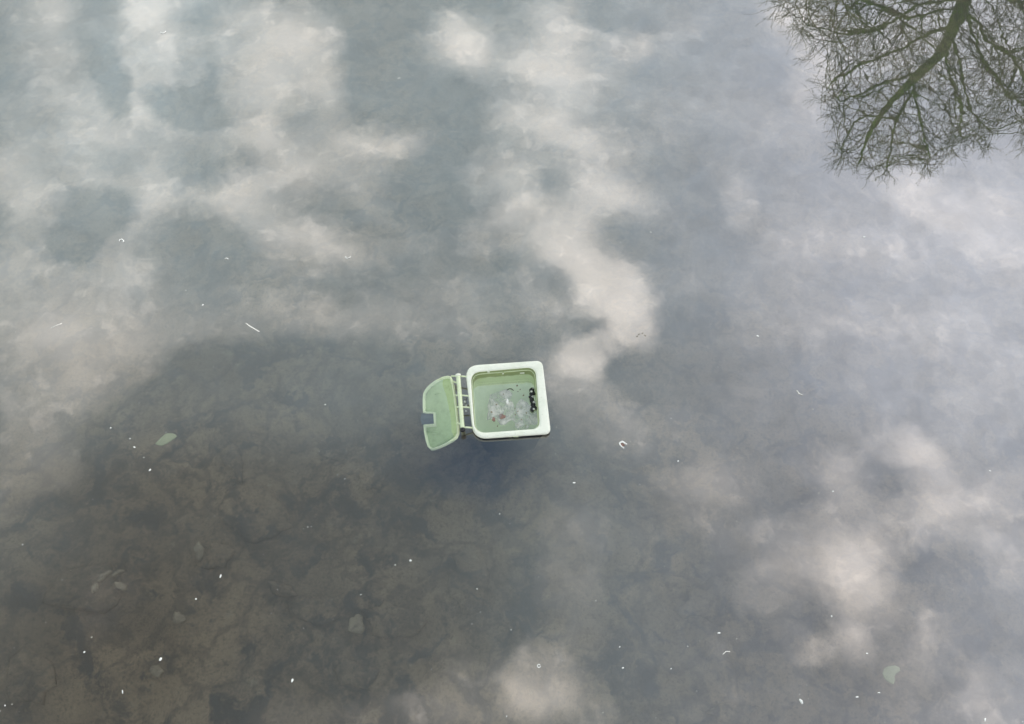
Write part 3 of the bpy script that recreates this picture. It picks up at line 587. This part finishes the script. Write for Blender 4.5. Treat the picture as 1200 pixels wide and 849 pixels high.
stones = [  # photo x, y, half width, half height, angle, material, label
 (105, 688, 46, 24, -8, 0, 'broad brown silted slab on the bed at far left'), (146, 689, 6, 5, 0, 1, 'small pale pebble on the broad brown slab'),
 (128, 678, 9, 3, -35, 1, 'pale sliver of stone beside the pebble on the brown slab'), (143, 674, 7, 2.5, -30, 1, 'thin pale sliver at the top edge of the brown slab'),
 (117, 692, 6, 2.5, -65, 1, 'upright pale sliver left of the pebble'), (213, 726, 8, 6, 40, 1, 'pale angular stone below left of the bin'),
 (186, 787, 9, 6, 10, 1, 'pinkish pale stone near the bottom left'), (462, 727, 32, 21, 15, 0, 'triangular brown slab on the bed below the bin'),
 (420, 735, 8, 14, 0, 1, 'narrow pale stone left of the triangular slab'), (370, 712, 30, 17, 10, 0, 'olive silted slab between bin and bottom edge'),
 (418, 792, 24, 17, 0, 0, 'flat brown slab near the bottom edge under the bin'), (548, 672, 24, 36, 0, 0, 'tall brown slab straight below the bin'),
 (392, 528, 16, 12, 0, 0, 'small brown hump left of the lid'), (436, 560, 18, 12, -20, 0, 'brown hump between lid and leaf'), (300, 600, 36, 30, 20, 0, 'large brown mound left of centre'),
 (275, 540, 20, 13, 60, 0, 'brown stone right of the sunken leaf'), (832, 702, 30, 27, 0, 0, 'large round brown slab right of centre'), (250, 650, 22, 16, 0, 0, 'brown slab in the lower left quarter'),
 (30, 790, 28, 30, 0, 0, 'brown mound in the bottom left corner'), (236, 648, 5, 9, 0, 1, 'small upright tan stone at lower left'), (860, 835, 26, 14, 0, 0, 'brown slab at the bottom edge right of centre'), (330, 690, 18, 8, 20, 0, 'thin brown slab beside the olive slab')]
for k, (x, y, a, b, an, mt, lab) in enumerate(stones):
    q = []
    for i in range(18):
        t = 2 * math.pi * i / 18; r_ = 1 + .55 * noise.noise(Vector((math.cos(t) * 1.3, math.sin(t) * 1.3, k * 3.7))) + .40 * noise.noise(Vector((math.cos(t) * 5, math.sin(t) * 5, k)))
        ex, ey = a * r_ * math.cos(t), b * r_ * math.sin(t); c_, s_ = math.cos(R(an)), math.sin(R(an))
        px, py = x + ex * c_ - ey * s_, y + ex * s_ + ey * c_
        p = at(px, py, BED + .05); q.append(p)
    c = sum(q, Vector()) / len(q); zb = terr(c.x, c.y)
    for p in q: p.z = terr(p.x, p.y) + (.012 if mt == 0 else .11)
    v, f = slab(q, .045 if mt == 0 else .03, .05 if mt == 0 else .02); c.z = zb
    tag(link('sunken_stone', v, f, M['stone_pale' if mt else 'bed'], origin=c), lab, 'stone', 'stones lying on the river bed')

# ------------------------------------------------------------------ floating flecks, scraps and straws
def tile(ox, oy, s): return [(ox + x / 3.987, oy + y / 3.987) for x, y in s]
tiny = (tile(0, 0, [(513, 212), (1168, 184), (274, 436), (750, 568), (935, 250)])
 + tile(300, 0, [(421, 62), (720, 155), (815, 120), (945, 232), (901, 237), (732, 354), (1010, 358), (1090, 406), (1045, 500), (563, 660), (510, 693), (460, 648), (117, 724), (305, 800), (563, 808), (440, 236), (280, 250), (848, 2)])
 + tile(600, 0, [(10, 90), (243, 120), (588, 92), (747, 80), (550, 2), (519, 470), (1004, 513), (1122, 232), (1191, 580), (102, 648), (80, 783), (313, 362)])
 + tile(900, 0, [(142, 327)])
 + tile(0, 213, [(27, 243), (62, 255), (566, 235), (72, 703), (868, 508), (902, 330), (957, 40), (1043, 53), (797, 388), (1155, 565), (1098, 653), (783, 828)])
 + tile(300, 213, [(446, 104), (162, 224), (232, 216), (201, 320), (424, 352), (460, 381), (855, 211), (977, 260), (610, 405), (867, 499), (642, 650), (328, 773), (583, 465), (1185, 805), (613, 2)])
 + tile(600, 213, [(450, 209), (150, 248), (357, 272), (508, 285), (1130, 422), (643, 723), (530, 601), (280, 736)])
 + tile(900, 213, [(530, 90), (73, 340), (258, 510), (360, 464), (790, 609), (775, 673), (457, 813), (310, 747), (437, 740), (295, 638)])
 + tile(0, 426, [(998, 17), (650, 185), (801, 271), (672, 440), (877, 475), (1003, 713), (433, 635), (1163, 348), (607, 352), (775, 322)])
 + tile(300, 426, [(60, 184), (26, 227), (504, 162), (475, 269), (296, 412), (381, 521), (415, 540), (1138, 703), (1187, 750), (242, 765), (258, 763), (221, 774), (421, 410), (73, 121)])
 + tile(600, 426, [(275, 207), (208, 298), (203, 423), (553, 367), (597, 567), (1050, 738), (1102, 527), (190, 347), (962, 17), (650, 352), (743, 257)])
 + tile(900, 426, [(210, 215), (950, 206), (843, 314), (903, 341), (773, 370), (156, 656), (663, 575), (517, 735), (440, 620), (238, 608)])
 + tile(0, 636, [(428, 443), (23, 762), (56, 756), (2, 787), (66, 492), (290, 175), (105, 10), (213, 373)])
 + tile(300, 636, [(356, 70), (100, 220), (490, 243), (71, 331), (360, 359), (222, 401), (820, 592), (975, 641), (1033, 217), (1048, 325), (1009, 380), (1171, 812), (1192, 408), (35, 55), (650, 105)])
 + tile(600, 636, [(713, 112), (774, 389), (877, 460), (821, 485), (743, 590), (863, 694), (966, 746), (124, 161), (391, 272), (234, 552), (714, 316), (503, 488), (425, 795), (672, 820), (1050, 450)])
 + tile(900, 636, [(865, 221), (147, 710), (189, 730), (182, 667), (545, 840), (1190, 838), (1130, 164), (428, 15)]))
def fleck_mesh(seed, mat):
    v, f = lump((0, 0, 0), 1.0, seed, (1, .8, .35)); me = bpy.data.meshes.new('fleck'); me.from_pydata([tuple(p) for p in v], [], f)
    me.materials.append(mat); me.polygons.foreach_set('use_smooth', [True] * len(me.polygons)); return me
def low_fleck(seed, mat):
    bm = bmesh.new(); bmesh.ops.create_icosphere(bm, subdivisions=1, radius=1)
    for q in bm.verts: q.co *= 1 + .6 * noise.noise(q.co * 1.5 + Vector((seed, 0, 0))); q.co.z *= .4; q.co.y *= .75
    me = bpy.data.meshes.new('fleck'); bm.to_mesh(me); bm.free(); me.materials.append(mat); return me
fm = [low_fleck(s, M['fleck']) for s in (1.2, 4.5, 7.9, 11.3)]
for i, (x, y) in enumerate(tiny):
    o = bpy.data.objects.new('fleck', fm[i % 4]); C.objects.link(o); o.location = at(x, y, .001)
    s_ = random.choice((.0030, .0036, .0042, .0054)); o.scale = (s_ * random.uniform(.9, 1.4), s_, s_); o.rotation_euler.z = random.uniform(0, 6.28)
    tag(o, 'tiny white fleck floating on the open water', 'fleck', 'tiny white flecks floating on the water')
med = [(129.7, 501.7, .008, 1, 0, 'round white fleck floating left of the sunken leaf'), (157.5, 524.3, .008, 1.6, -.4, 'oblong white fleck just below left of the sunken leaf'),
 (175.6, 551, .010, 1.4, 1, 'greyish white scrap below the sunken leaf'), (381, 474.4, .008, 1, 0, 'round white fleck halfway between leaf and lid'), (672.7, 566, .009, 1.6, 0, 'white triangular fleck below right of the bin'),
 (794.6, 540.6, .009, 1.1, .5, 'white fleck right of the curved scrap'), (762.5, 272.2, .008, 1.5, -.3, 'oblong white fleck right of the brightest central cloud'), (888, 394, .011, 1.3, -.6, 'white feathery fleck right of the central cloud tip'),
 (1012.8, 278, .010, 1.7, .1, 'white triangular fleck below the tree reflection'), (1160, 552, .009, 1.2, 0, 'white fleck at the right edge above the bright cloud'), (976, 576, .009, 1.1, 0, 'white fleck left of the bright cloud at lower right'),
 (237.5, 357.7, .009, 1.4, .8, 'white fleck left of the long straw'), (258.4, 675.4, .009, 1.9, 1.4, 'upright oblong white fleck at lower left'), (229.5, 702.2, .009, 1, 0, 'round white fleck at lower left below the oblong one'),
 (98.6, 764.4, .009, 1.1, .7, 'white fleck left of the biggest lower left scrap'), (187.9, 772.8, .014, 1.2, 1.2, 'bright white double scrap at the bottom left'), (481, 657, .012, 1, 0, 'big round white fleck straight below the bin'),
 (342.4, 797.6, .012, 1.4, 1.3, 'bright white pointed scrap near the bottom edge'), (842.5, 742, .008, 2, 0, 'oblong white double fleck at lower right of centre'), (730, 783, .008, 1.2, .4, 'white fleck near the bottom right of centre'),
 (1016, 766, .008, 1.3, 0, 'white fleck below the hooked cloud reflection'), (974.5, 722.3, .008, 1.1, .3, 'white fleck on the left edge of the hooked cloud reflection'), (1154.3, 843.5, .010, 1.6, 1.2, 'white scrap in the bottom right corner'),
 (1004.5, 817, .007, 2.2, 0, 'faint oblong fleck left of the round sunken leaf'), (1030, 812, .006, 2.2, 0, 'faint pale fleck just below the round sunken leaf'), (467.5, 91.8, .007, 2.6, .2, 'short white dash between the upper clouds'),
 (143.5, 811, .006, 3.0, -1.2, 'short white dash at the bottom left')]
for i, (x, y, s_, asp, an, lab) in enumerate(med):
    o = bpy.data.objects.new('scrap', fleck_mesh(i * 2.3, M['white'])); C.objects.link(o); o.location = at(x, y, .002); s_ *= .85; o.scale = (s_ * asp, s_, s_ * .8); o.rotation_euler.z = an
    tag(o, lab, 'scrap', 'larger white scraps floating on the water')
def strip(name, pts, rad, mat, label, cat, z=.003):
    q = [at(x, y, z) for x, y in pts]; c = sum(q, Vector()) / len(q); v, f = tube(q, rad, 7); return tag(link(name, v, f, mat, origin=c), label, cat)
strip('curved_scrap', [(731.5, 525.6), (728.5, 523.6), (726.6, 521.4), (725.8, 519.6), (727.3, 518.6), (729.4, 518), (731.6, 519.2), (734.8, 521)], [.004, .006, .007, .007, .008, .010, .008, .005], M['white'], 'white crescent shaped scrap floating right of the bin', 'scrap')
crumple(729.6, 521.4, 2.2, 1.8, .002, .003, 'paper_scrap', M['red'], 2.2, 'reddish bit inside the white crescent scrap', 'paper scrap', 4)
strip('straw', [(288.2, 379.2), (292, 382), (297, 385), (303.8, 389)], [.005, .005, .005, .004], M['straw'], 'long pale straw floating between the bin and the left edge', 'straw')
strip('straw', [(60, 384.6), (66, 381.8), (72.5, 379.2)], .0028, M['straw'], 'thin faint straw floating near the left edge', 'straw', 0.0005)
strip('curled_scrap', [(188, 37.6), (189, 39), (191, 39.4), (193, 38.6), (193.8, 37)], .005, M['white'], 'curled white scrap on the bright cloud reflection at top left', 'scrap')
strip('curled_scrap', [(139.8, 283), (140.3, 281.3), (142.5, 280.6), (144.6, 282), (144.8, 284)], .006, M['white'], 'curled white scrap in the upper left quarter', 'scrap')
strip('curled_scrap', [(263.4, 303.5), (265.6, 302.6), (267.6, 304)], .004, M['white'], 'small curled white thread above the long straw', 'scrap')
strip('curled_scrap', [(847, 767), (851, 763.6), (855.5, 764)], .003, M['straw'], 'faint curled thread at lower right of centre', 'scrap')
strip('curled_scrap', [(404.5, 301), (406, 303), (409, 302.6), (410.8, 301)], .004, M['white'], 'small white curl in the dark gap left of the central cloud', 'scrap')
strip('feather', [(936.8, 819.6), (939, 822), (940.4, 825.2)], [.006, .011, .006], M['white'], 'white forked feather near the bottom right', 'feather')
strip('feather', [(933.5, 457.5), (936.5, 461.5), (941, 463.5)], [.003, .006, .002], M['straw'], 'faint pale feather right of the bin level with its rim', 'feather')
for k, (x, y) in enumerate(((630.7, 713.2), (631.5, 780.7))[1:]):
    strip('bubble_ring', [(x + 1.8 * math.cos(t), y + 1.8 * math.sin(t)) for t in [i * .63 for i in range(10)]], .0035, M['white'], 'tiny white ring on the bright cloud reflection at bottom centre', 'scrap')
for k, (x, y) in enumerate(((749, 392), (753, 391), (756, 393.5), (746.5, 394.5))):
    o = bpy.data.objects.new('dark_bit', low_fleck(k * 3, M['brown'])); C.objects.link(o); o.location = at(x, y, .001); o.scale = (.010, .007, .006); o.rotation_euler.z = k
    tag(o, 'small dark bit floating at the tip of the central cloud reflection', 'litter', 'dark bits at the cloud tip')

# ------------------------------------------------------------------ the bare tree on the far bank, seen mirrored in the water
TY = 16.0
poly = [(905, -60), (908, 5), (928, 36), (958, 58), (978, 88), (957, 108), (968, 130), (985, 150), (973, 188), (1000, 199), (1034, 212), (1060, 194), (1100, 196), (1128, 176), (1165, 160), (1188, 148), (1196, 166), (1260, 165), (1320, 130),
        (1360, 20), (1370, -100), (1310, -200), (1150, -235), (960, -180)]
def inside(x, y):
    c = False; j = len(poly) - 1
    for i in range(len(poly)):
        (xi, yi), (xj, yj) = poly[i], poly[j]
        if (yi > y) != (yj > y) and x < (xj - xi) * (y - yi) / (yj - yi) + xi: c = not c
        j = i
    return c
rnd = random.Random(11)
def spine(pts, off=0.0, k0=0.0):
    return [up_at(x, y, TY + off * i / max(1, len(pts) - 1) + k0) for i, (x, y) in enumerate(pts)]
base = up_at(1134, -20, TY); foot = Vector((base.x + .35, TY + .2, terr(base.x, TY) - .2))
nodes, parent_i = [], []
def chain(pts, start=None, step=.16):
    last = start
    prev = nodes[start] if start is not None else None
    for p in pts:
        if prev is None: nodes.append(p.copy()); parent_i.append(-1); last = len(nodes) - 1; prev = p; continue
        n_ = max(1, int((p - prev).length / step)); a0 = prev.copy()
        for k in range(1, n_ + 1):
            q = a0.lerp(p, k / n_) + (Vector([rnd.uniform(-1, 1) for _ in range(3)]) * .02 if k < n_ else Vector())
            nodes.append(q); parent_i.append(last); last = len(nodes) - 1
        prev = nodes[last]
    return last
def nearest(p): return min(range(len(nodes)), key=lambda i: (nodes[i] - p).length_squared)
chain([foot, foot.lerp(base, .5) + Vector((.1, 0, 0)), base] + spine([(1130, 0), (1122, 22), (1112, 45), (1095, 70), (1075, 90), (1052, 112), (1036, 130), (1022, 150), (1012, 172), (1006, 192)], -.6))
n_trunk = len(nodes)
def limb(start_px, pts, off):
    s = nearest(up_at(*start_px, TY)); chain(spine(pts, off * .9, off * .1), s)
limb((1128, 8), [(1100, 12), (1066, 22), (1040, 12), (1015, 0), (985, -14), (950, -20)], -1.0)
limb((1120, 28), [(1090, 38), (1060, 55), (1030, 68), (1000, 82), (975, 95)], 1.6)
limb((1095, 70), [(1060, 92), (1030, 98), (1005, 112), (985, 118)], -1.4)
limb((1134, 10), [(1148, 30), (1156, 48), (1172, 56), (1186, 66), (1200, 92), (1212, 130)], -.8)
limb((1118, 34), [(1122, 60), (1128, 95), (1135, 125), (1150, 142), (1166, 156)], -1.6)
limb((1110, 50), [(1112, 85), (1118, 110), (1128, 130), (1125, 160)], 1.5)
limb((1078, 88), [(1072, 115), (1078, 140), (1082, 160), (1090, 185)], .9)
limb((1060, 105), [(1058, 130), (1048, 150), (1045, 175), (1036, 205)], -1.0)
limb((1036, 130), [(1015, 135), (1000, 145), (985, 175)], .8)
limb((1132, -10), [(1160, -10), (1200, 5), (1250, 30), (1290, 60)], .8)
limb((1136, -15), [(1180, -50), (1240, -70), (1300, -90)], -1.0)
limb((1132, -8), [(1090, -30), (1040, -60), (980, -100)], .8)
limb((1125, 15), [(1150, 70), (1180, 110), (1230, 140)], 2.2)
limb((1128, 0), [(1080, 5), (1030, 35), (985, 40), (945, 30)], 2.4)
n_limb = len(nodes)
att = []
while len(att) < 15000:
    x, y = rnd.uniform(900, 1375), rnd.uniform(-240, 215)
    jx, jy = 20 * noise.noise(Vector((x / 20, y / 20, 1))), 20 * noise.noise(Vector((x / 22, y / 22, 9)))
    if not inside(x + jx, y + jy): continue
    dy = rnd.gauss(0, 1.5)
    if abs(dy) > 3.4: continue
    p = up_at(x, y, TY + dy)
    if noise.noise(p * .55) + .35 * noise.noise(p * 1.6) < -.16 and rnd.random() < .8: continue
    att.append(p)
att = np.array([tuple(p) for p in att]); alive = np.ones(len(att), bool)
STEP, KILL, INFL = .12, .185, .85; nkid = {}
best_d = np.full(len(att), 1e9); best_n = np.zeros(len(att), int)
new = np.array([tuple(p) for p in nodes]); off = 0
for it in range(90):
    idx = np.nonzero(alive)[0]
    if not len(idx) or not len(new): break
    for c0 in range(0, len(new), 400):
        blk = new[c0:c0 + 400]
        d = ((att[idx, None, :] - blk[None]) ** 2).sum(-1); k = d.argmin(1); dm = np.sqrt(d[np.arange(len(idx)), k])
        up = dm < best_d[idx]; best_d[idx[up]] = dm[up]; best_n[idx[up]] = off + c0 + k[up]
    off += len(new)
    alive &= best_d > KILL; idx = np.nonzero(alive & (best_d < INFL))[0]
    if not len(idx): break
    dirs = {}
    for i in idx:
        n_ = best_n[i]; v_ = att[i] - np.array(nodes[n_]); v_ /= np.linalg.norm(v_) + 1e-9
        dirs[n_] = dirs.get(n_, 0) + v_
    add = []
    for n_, v_ in dirs.items():
        if nkid.get(n_, 0) >= 3: continue
        nkid[n_] = nkid.get(n_, 0) + 1
        ln_ = np.linalg.norm(v_)
        if ln_ < 1e-3: continue
        v_ = v_ / ln_ + np.array([rnd.uniform(-.16, .16) for _ in range(3)]); par = parent_i[n_]
        if par >= 0:
            q = np.array(nodes[n_] - nodes[par]); v_ = v_ * .7 + q / (np.linalg.norm(q) + 1e-9) * .75
        v_ /= np.linalg.norm(v_); p = Vector(nodes[n_]) + Vector(v_) * STEP
        nodes.append(p); parent_i.append(int(n_)); add.append(tuple(p))
    new = np.array(add)
# straighten the wandering growth
ch_ = [[] for _ in nodes]
for i, p in enumerate(parent_i):
    if p >= 0: ch_[p].append(i)
for _ in range(5):
    new_ = list(nodes)
    for i in range(n_limb, len(nodes)):
        if ch_[i]: new_[i] = nodes[i] * .4 + nodes[parent_i[i]] * .3 + sum((nodes[c] for c in ch_[i]), Vector()) * (.3 / len(ch_[i]))
    nodes = new_
# short side twiglets
kids = [0] * len(nodes)
for i, p in enumerate(parent_i):
    if p >= 0: kids[p] += 1
N0 = len(nodes)
for i in range(n_limb, N0):
    tip = kids[i] == 0
    if rnd.random() < (1.0 if tip else .30):
        d0 = (nodes[i] - nodes[parent_i[i]]).normalized()
        for _ in range(rnd.choice((3, 4)) if tip else 1):
            d = d0 + Vector([rnd.uniform(-.75, .75) for _ in range(3)]) * (1.0 if tip else 1.5); a = i
            for s in range(rnd.choice((2, 3, 4)) if tip else rnd.choice((1, 2, 3))):
                d = d.normalized() + Vector([rnd.uniform(-.22, .22) for _ in range(3)])
                nodes.append(nodes[a] + d.normalized() * rnd.uniform(.08, .16)); parent_i.append(a); a = len(nodes) - 1
rad = np.zeros(len(nodes)); EXP = 2.6; TIP = .0037
for i in range(len(nodes) - 1, -1, -1):
    if rad[i] == 0: rad[i] = TIP ** EXP
    if parent_i[i] >= 0: rad[parent_i[i]] += rad[i]
rad = rad ** (1 / EXP)
for i in range(n_trunk):
    f_ = i / n_trunk; z_ = nodes[i].z; rad[i] = np.interp(z_, (0, 5.5, 6.5, 8.0, 9.3, 10.3, 11.6), (.27, .17, .145, .105, .065, .032, .010))
for i in range(n_trunk, n_limb): rad[i] = min(rad[i], .036)
for i in range(n_limb, len(nodes)): rad[i] = min(rad[i], max(.0034, rad[parent_i[i]]), .020)
tree = empty('bare_tree', foot); tag(tree, 'bare deciduous tree with mossy trunk on the far bank, mirrored at top right', 'tree')
# split into trunk, main branches (one part each) and fine twigs
owner = [0] * len(nodes); nb = 0; main = [i < n_trunk for i in range(len(nodes))]
for i in range(len(nodes)):
    p = parent_i[i]
    if main[i]: owner[i] = 0
    elif p >= 0 and main[p] and rad[i] > .022: nb += 1; owner[i] = nb
    elif rad[i] < .0125: owner[i] = -1
    else: owner[i] = owner[p] if owner[p] != -1 else -1
sets = {}
for i in range(len(nodes)):
    if parent_i[i] >= 0: sets.setdefault(owner[i] if owner[i] != 0 or main[i] else -1, []).append(i)
def seg_mesh(ids, sides):
    vs, fs = [], []; cache = {}
    for i in ids:
        p = parent_i[i]; a, b = nodes[p], nodes[i]; d = (b - a).normalized(); u = d.orthogonal().normalized(); w_ = d.cross(u)
        ra = min(rad[p], rad[i] * 1.25); rb = rad[i]; o = len(vs)
        for c_, r_ in ((a, ra), (b + d * r_ * .3 if False else b, rb)):
            for k in range(sides):
                t = 2 * math.pi * k / sides; vs.append(c_ + (u * math.cos(t) + w_ * math.sin(t)) * r_)
        for k in range(sides):
            k2 = (k + 1) % sides; fs.append((o + k, o + k2, o + sides + k2, o + sides + k))
    return vs, fs
def trunk_mesh(ids):
    pts = [nodes[0]] + [nodes[i] for i in ids]; return tube(pts, [float(rad[ids[0]]) * 1.25] + [float(rad[i]) for i in ids], 14)
for k_, ids in sets.items():
    if k_ == 0: v, f = trunk_mesh(ids); link('trunk', v, f, M['moss'], tree)
    elif k_ == -1: v, f = seg_mesh(ids, 3); tag(link('twigs', v, f, M['twig'], tree), kind='stuff')
    else:
        v, f = seg_mesh(ids, 6); link('branch', v, f, M['limb'], tree)
print('tree nodes', len(nodes), 'branches', nb, 'flecks', len(tiny))
for o in bpy.data.objects:
    if '_o' in o: del o['_o']
